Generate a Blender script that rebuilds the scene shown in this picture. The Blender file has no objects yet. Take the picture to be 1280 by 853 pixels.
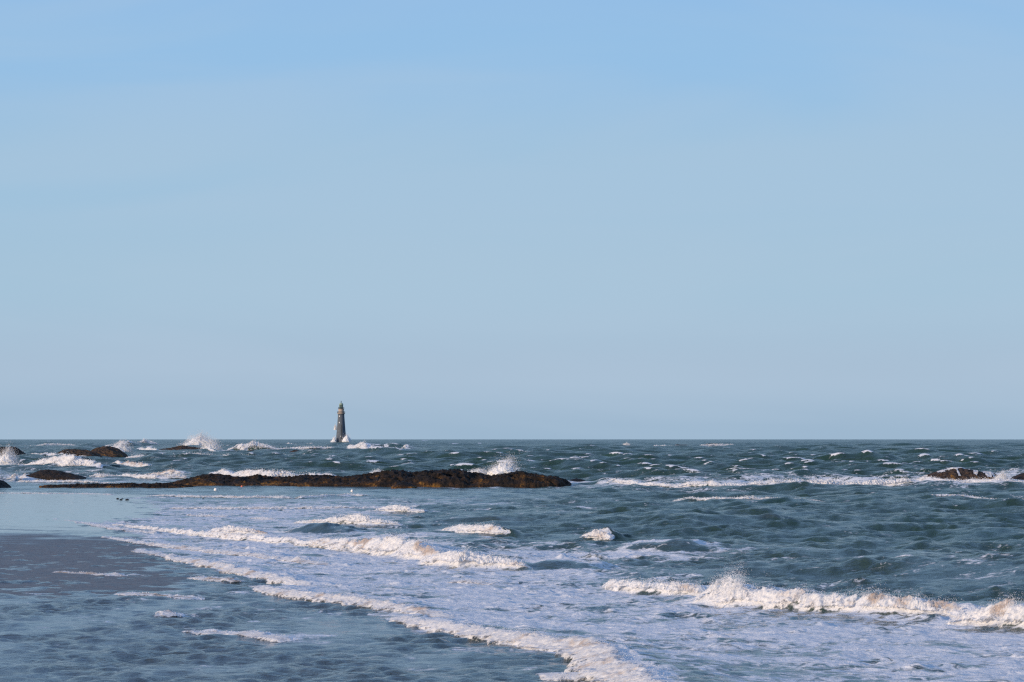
import bpy, math
import numpy as np
from mathutils import Vector

rng = np.random.default_rng(7)
scene = bpy.context.scene
COL = scene.collection

# ------------------------------------------------------------------ camera and earth
F_PX = 3500.0            # focal length in pixels of a 1280 px wide picture (about 98 mm)
CAM_H = 4.5              # sea wall above the beach
R_E = 7.43e6             # earth radius with refraction
ROW_EYE = 545.65         # picture row of eye level
PITCH = math.atan((ROW_EYE - 426.5) / F_PX)
CP, SP = math.cos(PITCH), math.sin(PITCH)


def ray(px, py):
    u = (np.asarray(px, float) - 640.0) / F_PX
    v = (426.5 - np.asarray(py, float)) / F_PX
    return u, CP - v * SP, SP + v * CP


def sea_pt(px, py):
    """where the ray of a photograph pixel meets the still sea"""
    dx, dy, dz = ray(px, py)
    t = -dz / dy
    t = np.maximum(t, math.sqrt(2 * CAM_H / R_E) * 1.002)
    y = (t - np.sqrt(t * t - 2 * CAM_H / R_E)) * R_E
    return dx / dy * y, y


def row_of(y, z=None):
    """picture row of a sea point at distance y"""
    z = -y * y / (2 * R_E) if z is None else z
    dz = z - CAM_H
    return 426.5 - F_PX * (-y * SP + dz * CP) / (y * CP + dz * SP)


def height_at(py, y):
    dx, dy, dz = ray(640, py)
    return CAM_H + dz / dy * y


# ------------------------------------------------------------------ noise
_perm = rng.permutation(512).astype(np.int32)
_ang = rng.random(512) * 2 * np.pi
_gx, _gy = np.cos(_ang).astype(np.float32), np.sin(_ang).astype(np.float32)


def gnoise(x, y, seed=0):
    x = np.asarray(x, np.float32); y = np.asarray(y, np.float32)
    xi = np.floor(x); yi = np.floor(y)
    fx = x - xi; fy = y - yi
    xi = xi.astype(np.int32); yi = yi.astype(np.int32)
    ux = fx * fx * fx * (fx * (fx * 6 - 15) + 10)
    uy = fy * fy * fy * (fy * (fy * 6 - 15) + 10)

    def g(ix, iy, dx, dy):
        h = _perm[(_perm[(ix + seed * 37) & 511] + iy) & 511]
        return _gx[h] * dx + _gy[h] * dy
    a = g(xi, yi, fx, fy); b = g(xi + 1, yi, fx - 1, fy)
    c = g(xi, yi + 1, fx, fy - 1); d = g(xi + 1, yi + 1, fx - 1, fy - 1)
    return ((a + (b - a) * ux) * (1 - uy) + (c + (d - c) * ux) * uy) * 1.5


def fbm(x, y, octv=4, seed=0, gain=0.5):
    s = 0; a = 1.0; t = 0
    for o in range(octv):
        s = s + a * gnoise(np.asarray(x) * 2 ** o + 13.7 * o, np.asarray(y) * 2 ** o - 7.1 * o, seed + o)
        t += a; a *= gain
    return s / t


def sstep(a, b, x):
    t = np.clip((x - a) / (b - a), 0, 1)
    return t * t * (3 - 2 * t)


def lattice(rows, cols, table, py, px):
    """smooth table over picture rows and columns, evaluated at sea points"""
    T = np.array(table, np.float32)
    fr = np.interp(py, rows, np.arange(len(rows)))
    fc = np.interp(px, cols, np.arange(len(cols)))
    r0 = np.clip(fr.astype(int), 0, len(rows) - 2); c0 = np.clip(fc.astype(int), 0, len(cols) - 2)
    a = fr - r0; b = fc - c0
    return (T[r0, c0] * (1 - a) * (1 - b) + T[r0 + 1, c0] * a * (1 - b)
            + T[r0, c0 + 1] * (1 - a) * b + T[r0 + 1, c0 + 1] * a * b)


def inside(poly, x, y):
    res = np.zeros(x.shape, bool)
    n = len(poly)
    for i in range(n):
        x1, y1 = poly[i]; x2, y2 = poly[(i + 1) % n]
        if y1 == y2: continue
        c = ((y1 > y) != (y2 > y)) & (x < (x2 - x1) * (y - y1) / (y2 - y1) + x1)
        res ^= c
    return res


# ------------------------------------------------------------------ mesh helpers
def mesh_from(name, co, quads, mat, parent=None, attrs=None, smooth=True, tris=None):
    me = bpy.data.meshes.new(name)
    co = np.ascontiguousarray(co, np.float32).reshape(-1, 3)
    faces = quads if quads is not None else tris
    k = faces.shape[1]
    me.vertices.add(len(co)); me.vertices.foreach_set('co', co.ravel())
    me.loops.add(faces.size); me.loops.foreach_set('vertex_index', np.ascontiguousarray(faces, np.int32).ravel())
    me.polygons.add(len(faces))
    me.polygons.foreach_set('loop_start', np.arange(0, faces.size, k, dtype=np.int32))
    if attrs:
        for an, av in attrs.items():
            a = me.attributes.new(an, 'FLOAT', 'POINT')
            a.data.foreach_set('value', np.ascontiguousarray(av, np.float32).ravel())
    me.update(calc_edges=True); me.validate()
    me.polygons.foreach_set('use_smooth', np.full(len(me.polygons), smooth))
    me.materials.append(mat)
    o = bpy.data.objects.new(name, me); COL.objects.link(o)
    if parent: o.parent = parent
    return o


def grid_quads(nr, nc, wrap=False):
    i = np.arange(nr - 1)[:, None]; j = np.arange(nc if wrap else nc - 1)[None, :]
    j2 = (j + 1) % nc
    return np.stack([i * nc + j, i * nc + j2, (i + 1) * nc + j2, (i + 1) * nc + j], -1).reshape(-1, 4)


def tag(o, label=None, cat=None, group=None, kind=None):
    for k, v in (('label', label), ('category', cat), ('group', group), ('kind', kind)):
        if v: o[k] = v
    return o


def empty(name, loc):
    o = bpy.data.objects.new(name, None); COL.objects.link(o); o.location = loc
    o.empty_display_size = 0.2
    return o


# ------------------------------------------------------------------ materials
def new_mat(name):
    m = bpy.data.materials.new(name); m.use_nodes = True
    nt = m.node_tree; nt.nodes.clear()
    return m, nt


class N:
    def __init__(s, nt): s.nt = nt
    def node(s, t, **kw):
        n = s.nt.nodes.new(t)
        for k, v in kw.items():
            setattr(n, k, v)
        return n
    def put(s, sock, v):
        if hasattr(v, 'is_linked') or isinstance(v, bpy.types.NodeSocket): s.nt.links.new(v, sock)
        else: sock.default_value = v
    def math(s, op, a, b=None, c=None, clamp=False):
        n = s.node('ShaderNodeMath', operation=op, use_clamp=clamp)
        for i, v in enumerate((a, b, c)):
            if v is not None: s.put(n.inputs[i], v)
        return n.outputs[0]
    def noise(s, vec, scale, detail=4, rough=0.55, dist=0.0):
        n = s.node('ShaderNodeTexNoise'); s.put(n.inputs['Vector'], vec)
        n.inputs['Scale'].default_value = scale; n.inputs['Detail'].default_value = detail
        n.inputs['Roughness'].default_value = rough; n.inputs['Distortion'].default_value = dist
        return n.outputs['Fac']
    def rng(s, v, a, b, c=0.0, d=1.0, kind='SMOOTHSTEP'):
        n = s.node('ShaderNodeMapRange', interpolation_type=kind)
        for i, q in enumerate((v, a, b, c, d)): s.put(n.inputs[i], q)
        return n.outputs[0]
    def mix(s, f, a, b):
        n = s.node('ShaderNodeMix', data_type='RGBA'); n.clamp_factor = True
        s.put(n.inputs[0], f); s.put(n.inputs[6], a); s.put(n.inputs[7], b)
        return n.outputs[2]
    def mixs(s, f, a, b):
        n = s.node('ShaderNodeMixShader'); s.put(n.inputs[0], f); s.put(n.inputs[1], a); s.put(n.inputs[2], b)
        return n.outputs[0]
    def attr(s, name):
        return s.node('ShaderNodeAttribute', attribute_name=name).outputs['Fac']
    def bump(s, h, strength, dist, normal=None):
        n = s.node('ShaderNodeBump'); s.put(n.inputs['Height'], h); s.put(n.inputs['Strength'], strength)
        n.inputs['Distance'].default_value = dist
        if normal is not None: s.put(n.inputs['Normal'], normal)
        return n.outputs[0]
    def principled(s, col, rough, normal=None, ior=1.45, **kw):
        n = s.node('ShaderNodeBsdfPrincipled'); s.put(n.inputs['Base Color'], col); s.put(n.inputs['Roughness'], rough)
        s.put(n.inputs['IOR'], ior)
        if normal is not None: s.put(n.inputs['Normal'], normal)
        for k, v in kw.items(): s.put(n.inputs[k], v)
        return n.outputs[0]
    def out(s, sh):
        o = s.node('ShaderNodeOutputMaterial'); s.nt.links.new(sh, o.inputs[0])


def c4(r, g, b): return (r, g, b, 1.0)


def mat_sea():
    m, nt = new_mat('sea_water'); n = N(nt)
    pos = n.node('ShaderNodeNewGeometry').outputs['Position']
    foam = n.attr('foam'); shallow = n.attr('shallow'); chop = n.attr('chop'); rough = n.attr('rough')
    # water
    deep = n.mix(n.noise(pos, 0.05, 2), c4(0.016, 0.049, 0.036), c4(0.032, 0.062, 0.039))
    col = n.mix(shallow, deep, c4(0.058, 0.060, 0.060))
    rip = n.math('ADD', n.noise(pos, 1.4, 8, 0.66, 0.5), n.math('MULTIPLY', n.noise(pos, 5.0, 4, 0.65, 0.3), 0.40))
    wn = n.bump(rip, chop, 0.42)
    water = n.principled(col, rough, wn, 1.333, **{'Specular IOR Level': n.attr('spec')})
    # foam
    n1 = n.noise(pos, 0.42, 9, 0.66, 0.8); n2 = n.noise(pos, 2.6, 5, 0.6, 1.2)
    nn = n.math('ADD', n.math('MULTIPLY', n1, 0.6), n.math('MULTIPLY', n2, 0.4))
    nn = n.math('MULTIPLY_ADD', n.math('SUBTRACT', nn, 0.5), 3.4, 0.5)
    edge = n.math('SUBTRACT', 1.0, foam)
    mask = n.rng(nn, n.math('SUBTRACT', edge, 0.06), n.math('ADD', edge, 0.24))
    mask = n.math('MULTIPLY', mask, n.rng(foam, 0.01, 0.08))
    fcol = n.mix(n2, c4(0.60, 0.60, 0.62), c4(0.86, 0.85, 0.83))
    fn = n.bump(n.math('ADD', n1, n.noise(pos, 5.0, 5, 0.68)), 0.6, 0.13)
    fo = n.principled(fcol, 0.75, fn, 1.33)
    n.out(n.mixs(mask, water, fo))
    return m


def mat_froth():
    m, nt = new_mat('froth'); n = N(nt)
    pos = n.node('ShaderNodeNewGeometry').outputs['Position']
    a = n.noise(pos, 1.1, 5, 0.6); b = n.noise(pos, 7.0, 5, 0.65)
    tan = n.attr('tan'); thin = n.attr('thin')
    col = n.mix(n.rng(n.math('ADD', a, n.math('MULTIPLY', tan, 0.22)), 0.52, 0.74), c4(0.84, 0.82, 0.80), c4(0.52, 0.40, 0.31))
    k = n.math('ADD', n.math('MULTIPLY', n.noise(pos, 2.2, 6, 0.7, 0.5), 0.6), n.math('MULTIPLY', n.noise(pos, 9.0, 4, 0.7), 0.4))
    hole = n.rng(n.math('ADD', k, n.math('MULTIPLY', thin, 0.36)), 0.56, 0.66)
    hole = n.math('MULTIPLY', hole, n.rng(thin, 0.0, 0.15))
    nb = n.bump(b, 0.35, 0.05)
    sh = n.principled(col, 0.8, nb, 1.33)
    tr = n.node('ShaderNodeBsdfTranslucent'); tr.inputs[0].default_value = c4(0.84, 0.83, 0.82)
    gone = n.node('ShaderNodeBsdfTransparent')
    n.out(n.mixs(hole, n.mixs(0.28, sh, tr.outputs[0]), gone.outputs[0]))
    return m


def mat_spray():
    m, nt = new_mat('spray_water'); n = N(nt)
    d = n.node('ShaderNodeBsdfDiffuse'); d.inputs[0].default_value = c4(0.90, 0.90, 0.90)
    t = n.node('ShaderNodeBsdfTranslucent'); t.inputs[0].default_value = c4(0.86, 0.85, 0.84)
    pos = n.node('ShaderNodeNewGeometry').outputs['Position']
    thin = n.attr('thin')
    k = n.math('ADD', n.math('MULTIPLY', n.noise(pos, 1.6, 5, 0.7), 0.5), n.math('MULTIPLY', n.noise(pos, 5.0, 4, 0.7), 0.5))
    hole = n.rng(n.math('ADD', k, n.math('MULTIPLY', thin, 0.34)), 0.52, 0.66)
    hole = n.math('MULTIPLY', hole, n.rng(thin, 0.0, 0.1))
    gone = n.node('ShaderNodeBsdfTransparent')
    n.out(n.mixs(hole, n.mixs(0.15, d.outputs[0], t.outputs[0]), gone.outputs[0]))
    return m


def mat_rock():
    m, nt = new_mat('weedy_rock'); n = N(nt)
    pos = n.node('ShaderNodeNewGeometry').outputs['Position']
    a = n.noise(pos, 0.55, 6, 0.65, 0.6); b = n.noise(pos, 2.2, 6, 0.7)
    w = n.attr('weed')
    k = n.math('ADD', n.math('MULTIPLY', a, 0.65), n.math('MULTIPLY', b, 0.35))
    k = n.math('ADD', k, n.math('MULTIPLY', w, 0.07))
    col = n.mix(n.rng(k, 0.54, 0.68), c4(0.014, 0.012, 0.011), c4(0.075, 0.038, 0.016))
    col = n.mix(n.math('MULTIPLY', n.attr('tone'), n.rng(b, 0.36, 0.60)), col, c4(0.125, 0.080, 0.052))
    col = n.mix(n.rng(k, 0.63, 0.72), col, c4(0.30, 0.145, 0.03))
    nb = n.bump(n.math('ADD', b, n.noise(pos, 6.0, 4, 0.7)), 1.0, 0.35)
    n.out(n.principled(col, 0.75, nb, 1.4, **{'Specular IOR Level': 0.3}))
    return m


def mat_sand():
    m, nt = new_mat('wet_sand'); n = N(nt)
    pos = n.node('ShaderNodeNewGeometry').outputs['Position']
    wet = n.attr('wet')
    a = n.noise(pos, 0.35, 6, 0.6, 0.5); b = n.noise(pos, 3.0, 5, 0.65)
    k = n.math('ADD', wet, n.math('MULTIPLY', n.math('SUBTRACT', a, 0.5), 1.2), clamp=True)
    col = n.mix(b, c4(0.105, 0.074, 0.055), c4(0.175, 0.125, 0.092))
    col = n.mix(k, col, c4(0.055, 0.045, 0.040))
    nb = n.bump(b, n.rng(k, 0.2, 0.7, 0.8, 0.05), 0.08)
    n.out(n.principled(col, n.rng(k, 0.2, 0.75, 0.42, 0.09), nb, 1.34))
    return m


def mat_plain(name, col, rough=0.6, var=0.15, scale=2.0, metallic=0.0):
    m, nt = new_mat(name); n = N(nt)
    pos = n.node('ShaderNodeTexCoord').outputs['Object']
    a = n.noise(pos, scale, 5, 0.6)
    c = n.mix(a, c4(*[x * (1 - var) for x in col]), c4(*[min(1, x * (1 + var)) for x in col]))
    n.out(n.principled(c, rough, n.bump(a, 0.3, 0.02), 1.45, Metallic=metallic))
    return m


def mat_granite():
    m, nt = new_mat('granite_courses'); n = N(nt)
    co = n.node('ShaderNodeTexCoord').outputs['Object']
    sep = n.node('ShaderNodeSeparateXYZ'); nt.links.new(co, sep.inputs[0])
    ang = n.math('ARCTAN2', sep.outputs[1], sep.outputs[0])
    cmb = n.node('ShaderNodeCombineXYZ'); n.put(cmb.inputs[0], n.math('MULTIPLY', ang, 4.0)); n.put(cmb.inputs[1], sep.outputs[2])
    br = n.node('ShaderNodeTexBrick'); nt.links.new(cmb.outputs[0], br.inputs['Vector'])
    br.inputs['Scale'].default_value = 1.0; br.inputs['Row Height'].default_value = 0.6; br.inputs['Brick Width'].default_value = 1.3
    br.inputs['Mortar Size'].default_value = 0.03
    br.inputs['Color1'].default_value = c4(0.092, 0.112, 0.14); br.inputs['Color2'].default_value = c4(0.115, 0.138, 0.165)
    br.inputs['Mortar'].default_value = c4(0.09, 0.09, 0.09)
    st = n.noise(co, 0.5, 5, 0.6)
    col = n.mix(n.rng(st, 0.4, 0.75), br.outputs['Color'], c4(0.075, 0.092, 0.115))
    n.out(n.principled(col, 0.85, n.bump(br.outputs['Fac'], 0.3, -0.05), 1.45))
    return m


def mat_glass():
    m, nt = new_mat('lantern_glass'); n = N(nt)
    n.out(n.principled(c4(0.05, 0.09, 0.09), 0.08, None, 1.5))
    return m


M = dict(sea=mat_sea(), froth=mat_froth(), spray=mat_spray(), rock=mat_rock(), sand=mat_sand(), granite=mat_granite(),
         pale=mat_plain('pale_stone', (0.40, 0.33, 0.28), 0.8), rust=mat_plain('painted_ironwork', (0.20, 0.13, 0.10), 0.6),
         copper=mat_plain('green_copper', (0.28, 0.36, 0.28), 0.6), white=mat_plain('white_paint_and_lit_window', (0.8, 0.78, 0.75), 0.5, 0.04),
         dark=mat_plain('dark_iron', (0.03, 0.035, 0.035), 0.5), glass=mat_glass(),
         red=mat_plain('orange_paint', (0.65, 0.16, 0.08), 0.5, 0.05))

# ------------------------------------------------------------------ the waves one can point at
# foot of each breaker in photograph pixels with its height there: (px, py, height px)
BREAKERS = [
    # key, options, label, points
    ('roller', dict(spray=1.0, sp_pk=(885, 30), tan=[(1085, 12), (1125, 14), (1165, 16)]), 'long pale pink breaker with a burst of spray at its peak',
     [(842, 753, 14), (862, 755, 26), (885, 757, 34), (905, 759, 26), (940, 761, 21), (1000, 766, 20), (1050, 769, 22), (1085, 771, 25), (1120, 773, 23), (1150, 774, 21), (1185, 776, 18), (1205, 778, 10)]),
    ('roller', dict(spray=0.5), 'low white arm of foam behind the peak of the long pink breaker',
     [(742, 731, 8), (770, 737, 14), (800, 739, 14), (850, 741, 15), (880, 742, 10)]),
    ('roller', dict(spray=0.8, tan=[(1235, 14)]), 'crumbling breaker at the right edge of the picture with a sandy hump',
     [(1176, 783, 4), (1205, 785, 20), (1232, 788, 32), (1260, 791, 26), (1300, 795, 24), (1345, 800, 16)]),
    ('roller', dict(spray=0.4, tan=[(655, 16)]), 'tumbling breaker with a ribbed olive shoulder on its seaward end',
     [(512, 705, 6), (535, 708.5, 15), (565, 711, 19), (600, 711.7, 17), (640, 712.4, 12), (668, 713, 4)]),
    ('roller', dict(spray=0.4, tan=[(442, 10), (518, 12)]), 'white breaker with a tan curl, beside the dark green swell',
     [(372, 682, 6), (400, 685, 12), (440, 690, 14), (470, 695, 22), (500, 699, 22), (528, 702, 14), (560, 706, 6)]),
    ('roller', dict(), 'longest line of white water, running from the wet sand past the dark green swell',
     [(120, 656, 2), (170, 661, 3.5), (214, 667, 5), (250, 671, 6), (300, 675, 7), (350, 680, 7), (400, 685, 6), (440, 691, 6)]),
    ('roller', dict(tan=[(325, 12)]), 'short curl of foam with a tan tip above the longest line of white water',
     [(256, 667, 4), (280, 668, 10), (305, 668.6, 8), (336, 669, 3)]),
    ('roller', dict(spray=0.3), 'short two-humped whitecap alone on the dark water',
     [(543, 666, 4), (562, 668, 9), (580, 671.5, 11), (605, 673.5, 12), (636, 675, 4)]),
    ('roller', dict(spray=0.3), 'small bright whitecap on the shoulder of a long olive swell',
     [(720, 679, 4), (735, 680, 11), (750, 680.6, 10), (764, 681, 3)]),
    ('swash', dict(), 'upper foam edge running over the rippled brown sand',
     [(150, 686, 2), (190, 695, 3.5), (228, 704, 6), (262, 711, 8), (300, 720, 8), (345, 728, 8), (375, 731, 5), (390, 733, 2)]),
    ('swash', dict(), 'foam edge above the blue shallows that meets the thick tumbling foam edge',
     [(300, 731, 3), (322, 737, 6), (345, 743, 9), (400, 752, 11), (450, 758, 11), (490, 764, 10), (530, 771, 6), (560, 776, 3)]),
    ('swash', dict(spray=0.6), 'thick tumbling foam edge running out of the bottom of the picture',
     [(455, 771, 4), (480, 776, 8), (540, 786, 11), (590, 797, 15), (615, 802, 16), (655, 811, 19), (690, 816, 20), (715, 832, 24), (735, 850, 26), (770, 875, 30), (800, 900, 20)]),
    ('swash', dict(), 'short tongue of foam below the thick foam edge',
     [(664, 842, 3), (690, 849, 7), (725, 850, 8)]),
    ('swash', dict(), 'small foam ripple alone in the blue shallows near the bottom left',
     [(222, 789, 1.5), (265, 792, 2.5), (300, 795, 2.5), (330, 799, 4), (350, 801, 3)]),
    ('swash', dict(), 'thin foam line below the upper white water, crossing the edge of the wet sand',
     [(110, 670, 1.5), (150, 677, 3), (200, 684, 4), (250, 690, 5), (310, 697, 5), (370, 704, 4), (420, 710, 2)]),
    ('swash', dict(tan=[(95, 60)]), 'broken tan foam trace across the middle of the brown sand patch',
     [(52, 716, 1), (75, 718, 2.2), (105, 719, 2), (128, 721, 2.4), (150, 722, 1)]),
    ('swash', dict(tan=[(190, 40)]), 'tan foam trace along the lower edge of the brown sand patch',
     [(138, 742, 1), (160, 745, 3), (185, 746, 2), (220, 748, 2.5), (240, 749, 1)]),
    ('swash', dict(tan=[(255, 30)]), 'tan foam trace by the tip of the brown sand patch',
     [(228, 722, 1.5), (250, 725, 4), (275, 727, 3), (290, 728, 1)]),
    ('swash', dict(), 'tiny zigzag foam mark alone in the blue shallows below the brown sand',
     [(190, 771, 1.5), (197, 769, 2.5), (203, 771, 3), (211, 772, 1.5)]),
    ('swash', dict(), 'curving foam streak along the top of the foam field, beyond the weed clumps',
     [(200, 636, 2), (260, 636.5, 3), (330, 637, 3), (420, 637.5, 3), (500, 638, 1.5)]),
    ('swash', dict(), 'short foam streak in the upper foam field, left of a tiny one',
     [(225, 645, 1.5), (250, 646, 3), (283, 647, 1.5)]),
    ('swash', dict(), 'tiny foam streak in the upper foam field, just left of the dark green swell',
     [(308, 648, 1.5), (322, 649, 3.5), (340, 650, 1)]),
    ('swash', dict(), 'short bright foam streak in front of the breaker with the olive shoulder',
     [(555, 727, 2), (575, 728, 5), (600, 729, 3.5), (618, 729.5, 1.5)]),
    ('swash', dict(), 'faint foam line farthest up the wet sand',
     [(60, 650, 1.2), (100, 656, 2), (150, 664, 2.5), (200, 668, 2)]),
    ('roller', dict(spray=0.2), 'broken crest rising over foam behind the dark green swell',
     [(360, 655, 3), (400, 656, 6), (435, 657, 14), (458, 657.5, 9), (505, 658, 3)]),
    ('roller', dict(spray=0.2), 'small peaked whitecap at the seaward edge of the foam field',
     [(464, 640, 3), (485, 640.5, 8), (505, 641, 6), (532, 641.5, 2)]),
    ('swash', dict(), 'long straight foam line between the low reef and the wet sand',
     [(168, 620, 2), (230, 621, 3), (300, 622, 3.5), (370, 622, 4), (430, 620, 4), (470, 620, 2)]),
    ('swash', dict(), 'thin foam line on the beach below the leftmost rock',
     [(-20, 617, 1.5), (60, 618, 2), (100, 618, 2), (140, 619, 1.5)]),
    ('roller', dict(spray=0.2, rag=1.3), 'long ragged band of surf leading to the rock on the right',
     [(735, 606, 4), (830, 609, 6), (905, 610, 7), (980, 610, 7), (1050, 610, 11), (1100, 610, 10), (1160, 610, 7)]),
    ('roller', dict(spray=0.3, rag=1.3), 'surf heaped in front of the streaming rock on the right',
     [(1130, 608, 5), (1180, 609, 6), (1215, 609, 7), (1250, 609.5, 7), (1300, 610, 6)]),
    ('roller', dict(rag=1.2), 'second thin surf line in front of the ragged band',
     [(828, 626, 2.5), (870, 627, 4), (930, 627.6, 5), (1000, 628, 3), (1045, 628.3, 1.5)]),
    ('roller', dict(rag=1.2), 'thin surf line in front of the streaming rock, running off the right edge',
     [(1150, 626, 2), (1210, 627, 3.5), (1300, 627, 4)]),
    ('roller', dict(spray=0.3), 'double-crested surf line behind the smooth dome rock',
     [(-10, 584, 6), (30, 584, 9), (60, 585, 11), (82, 586, 13), (105, 586, 8), (128, 587, 3)]),
    ('roller', dict(rag=1.3), 'heap of surf between the leftmost wedge rock and the dome rock',
     [(-10, 600, 8), (10, 600, 11), (22, 599, 9), (34, 600, 3)]),
    ('roller', dict(rag=1.2), 'white surf strip between the dome rock and the long reef',
     [(106, 598, 4), (120, 598, 7), (145, 598, 5), (190, 600, 5), (240, 600, 6), (262, 599, 3)]),
    ('roller', dict(rag=1.2, spray=0.2), 'long white surf strip in front of the low skerry',
     [(140, 573, 4), (180, 573, 5), (235, 573, 8), (290, 573, 6), (345, 573.3, 4), (375, 573.6, 2)]),
    ('roller', dict(spray=0.3), 'pale surf piling up behind the west end of the long reef',
     [(255, 597, 5), (285, 599, 8), (310, 600, 12), (335, 601, 11), (352, 601, 12), (372, 601, 9), (420, 601.5, 6)]),
    ('roller', dict(rag=1.2), 'far surf line behind the twin rocks on the left',
     [(-20, 559, 3), (30, 559, 2.5), (80, 559, 3), (130, 559, 3)]),
    ('roller', dict(), 'pale humped breaker far out behind the twin rocks',
     [(128, 559, 4), (145, 559, 6), (160, 558, 4), (170, 557, 2)]),
    ('roller', dict(), 'pair of round white breakers far out left of the spray burst',
     [(170, 558, 2), (180, 558, 6), (190, 558, 4), (201, 558, 2)]),
    ('roller', dict(rag=1.1), 'tapering breaker right of the lighthouse foot',
     [(428, 562, 3), (442, 563, 8), (460, 564, 6), (490, 564, 4), (518, 563, 1.5)]),
    ('roller', dict(rag=1.3), 'surf line around the two small far rocks left of the lighthouse',
     [(268, 564, 3), (300, 565, 5), (318, 565, 8), (340, 565, 5), (390, 565, 4), (425, 565, 3)]),
    ('roller', dict(tan=[(160, 18)]), 'sandy hump of a wave between the humped rock and the long reef',
     [(136, 583, 2), (155, 584, 5), (172, 585.5, 6), (182, 586, 4), (192, 586.3, 2)]),
    ('roller', dict(tan=[(205, 25)]), 'wide tan wave hump just behind the thin low ledge',
     [(176, 595, 2), (195, 595.5, 5), (212, 596, 6), (226, 596.2, 2)]),
    ('roller', dict(rag=1.2), 'thin surf along the dark sill between the far rocks on the left',
     [(26, 572.6, 1.5), (42, 573, 3.5), (60, 573.2, 4), (80, 573.6, 2)]),
    ('roller', dict(rag=1.2), 'short surf band under the long brown rock beside its humped twin',
     [(78, 574.4, 1.5), (92, 574.8, 3.5), (108, 575, 2)]),
    ('roller', dict(rag=1.2), 'low surf band between the dome rock and the thin low ledge',
     [(12, 603, 1.5), (45, 603.6, 3), (80, 604, 3.5), (112, 604.2, 3), (150, 604.4, 1.5)]),
    ('roller', dict(rag=1.2), 'small surf patch left of the low skerry',
     [(170, 565, 1.5), (182, 565.6, 5), (196, 566, 2)]),
    ('roller', dict(rag=1.2), 'surf strip right of the low skerry, reaching towards the small far rocks',
     [(256, 567.4, 2), (275, 567.8, 4), (296, 568, 2)]),
    ('roller', dict(rag=1.2), 'thin far streak of surf just left of the lighthouse',
     [(335, 555.6, 1), (360, 555.8, 2), (392, 556, 1.2)]),
    ('roller', dict(), 'little white breaker alone below the far rocks',
     [(360, 572, 2), (375, 572, 3), (387, 571, 2)]),
    ('roller', dict(rag=1.2), 'far white streak on the low reef near the horizon',
     [(810, 559, 2), (830, 559, 3), (870, 559, 1.5), (900, 559, 4), (925, 559, 2)]),
]
# unbroken swells: humps of water only
SWELLS = [
    [(310, 666, 6), (350, 667, 14), (390, 668, 17), (450, 669, 7)],
    [(700, 691, 8), (770, 692.5, 16), (850, 694, 16), (930, 695, 5)],
    [(610, 711.5, 10), (660, 712.4, 18), (700, 713, 16), (760, 714, 6)],
    [(490, 651, 6), (560, 652, 10), (640, 653.5, 9), (740, 655, 5)],
    [(900, 656, 3), (955, 657.5, 8), (1010, 658, 4)],
    [(980, 690, 4), (1060, 692, 9), (1140, 693, 4)],
    [(1175, 776, 10), (1215, 780, 22), (1255, 783, 10)],
]


def trace(pts, step_px=0.4, low=False):
    """dense world polyline of a breaker: x, y, height, seaward normal, weight at the ends"""
    P = np.array(pts, float)
    seg = np.hypot(np.diff(P[:, 0]), np.diff(P[:, 1]) * 3.0)
    s = np.concatenate([[0], np.cumsum(seg)])
    n = max(12, int(s[-1] / step_px))
    t = np.linspace(0, s[-1], n)
    px, py, hp = (np.interp(t, s, P[:, k]) for k in range(3))
    k = max(3, int(n * 0.05)); ker = np.hanning(k + 2)[1:-1]; ker /= ker.sum()
    def sm(a):
        return np.convolve(np.pad(a, k, mode='reflect', reflect_type='odd'), ker, 'same')[k:-k]
    px, py, hp = sm(px), sm(py), np.maximum(sm(hp), 0.3)
    x, y = sea_pt(px, py)
    a0 = np.concatenate([[0], np.cumsum(np.hypot(np.diff(x), np.diff(y)))])
    hm = max(float((hp * y / F_PX).mean()), 0.05)
    wob = fbm(a0 / (5 * hm) + P[0, 0], a0 * 0 + P[0, 1], 3, 33) * hm * 0.9
    if low: wob = wob * 1.3 + hm * 1.2 * (0.5 - np.abs(np.sin(a0 / (16 * hm) + 2.5 * fbm(a0 / (22 * hm), a0 * 0 + P[0, 0], 2, 36))))
    gx_, gy_ = np.gradient(x), np.gradient(y); gl = np.hypot(gx_, gy_) + 1e-9
    gk = np.where(-gy_ * 0.75 + gx_ * 0.66 < 0, -1, 1)
    x = x + sm(-gy_ / gl * gk) * wob; y = y + sm(gx_ / gl * gk) * wob
    h = hp * y / F_PX
    wid = np.maximum(h * 1.3, 0.25)
    if low: h = h * 0.72; wid = wid * 1.8
    tx, ty = np.gradient(x), np.gradient(y)
    L = np.hypot(tx, ty) + 1e-9
    nx, ny = -ty / L, tx / L
    flip = np.where(nx * 0.75 + ny * 0.66 < 0, -1, 1)
    nx, ny = sm(nx * flip), sm(ny * flip)
    L = np.hypot(nx, ny) + 1e-9; nx /= L; ny /= L
    ends = sstep(0, 0.08, t / s[-1]) * sstep(0, 0.08, 1 - t / s[-1])
    arc = np.concatenate([[0], np.cumsum(np.hypot(np.diff(x), np.diff(y)))])
    return dict(x=x, y=y, h=h, w=wid, nx=nx, ny=ny, ends=ends, arc=arc, px=px)


def body_height(s, h, w, back=4.0):
    """height of the water of a breaker, s metres behind its foot"""
    rise = sstep(-0.05, 0.95, s / w)
    fall = np.exp(-np.square(np.maximum(s - 0.95 * w, 0) / (back * w)))
    return h * rise * fall


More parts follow.
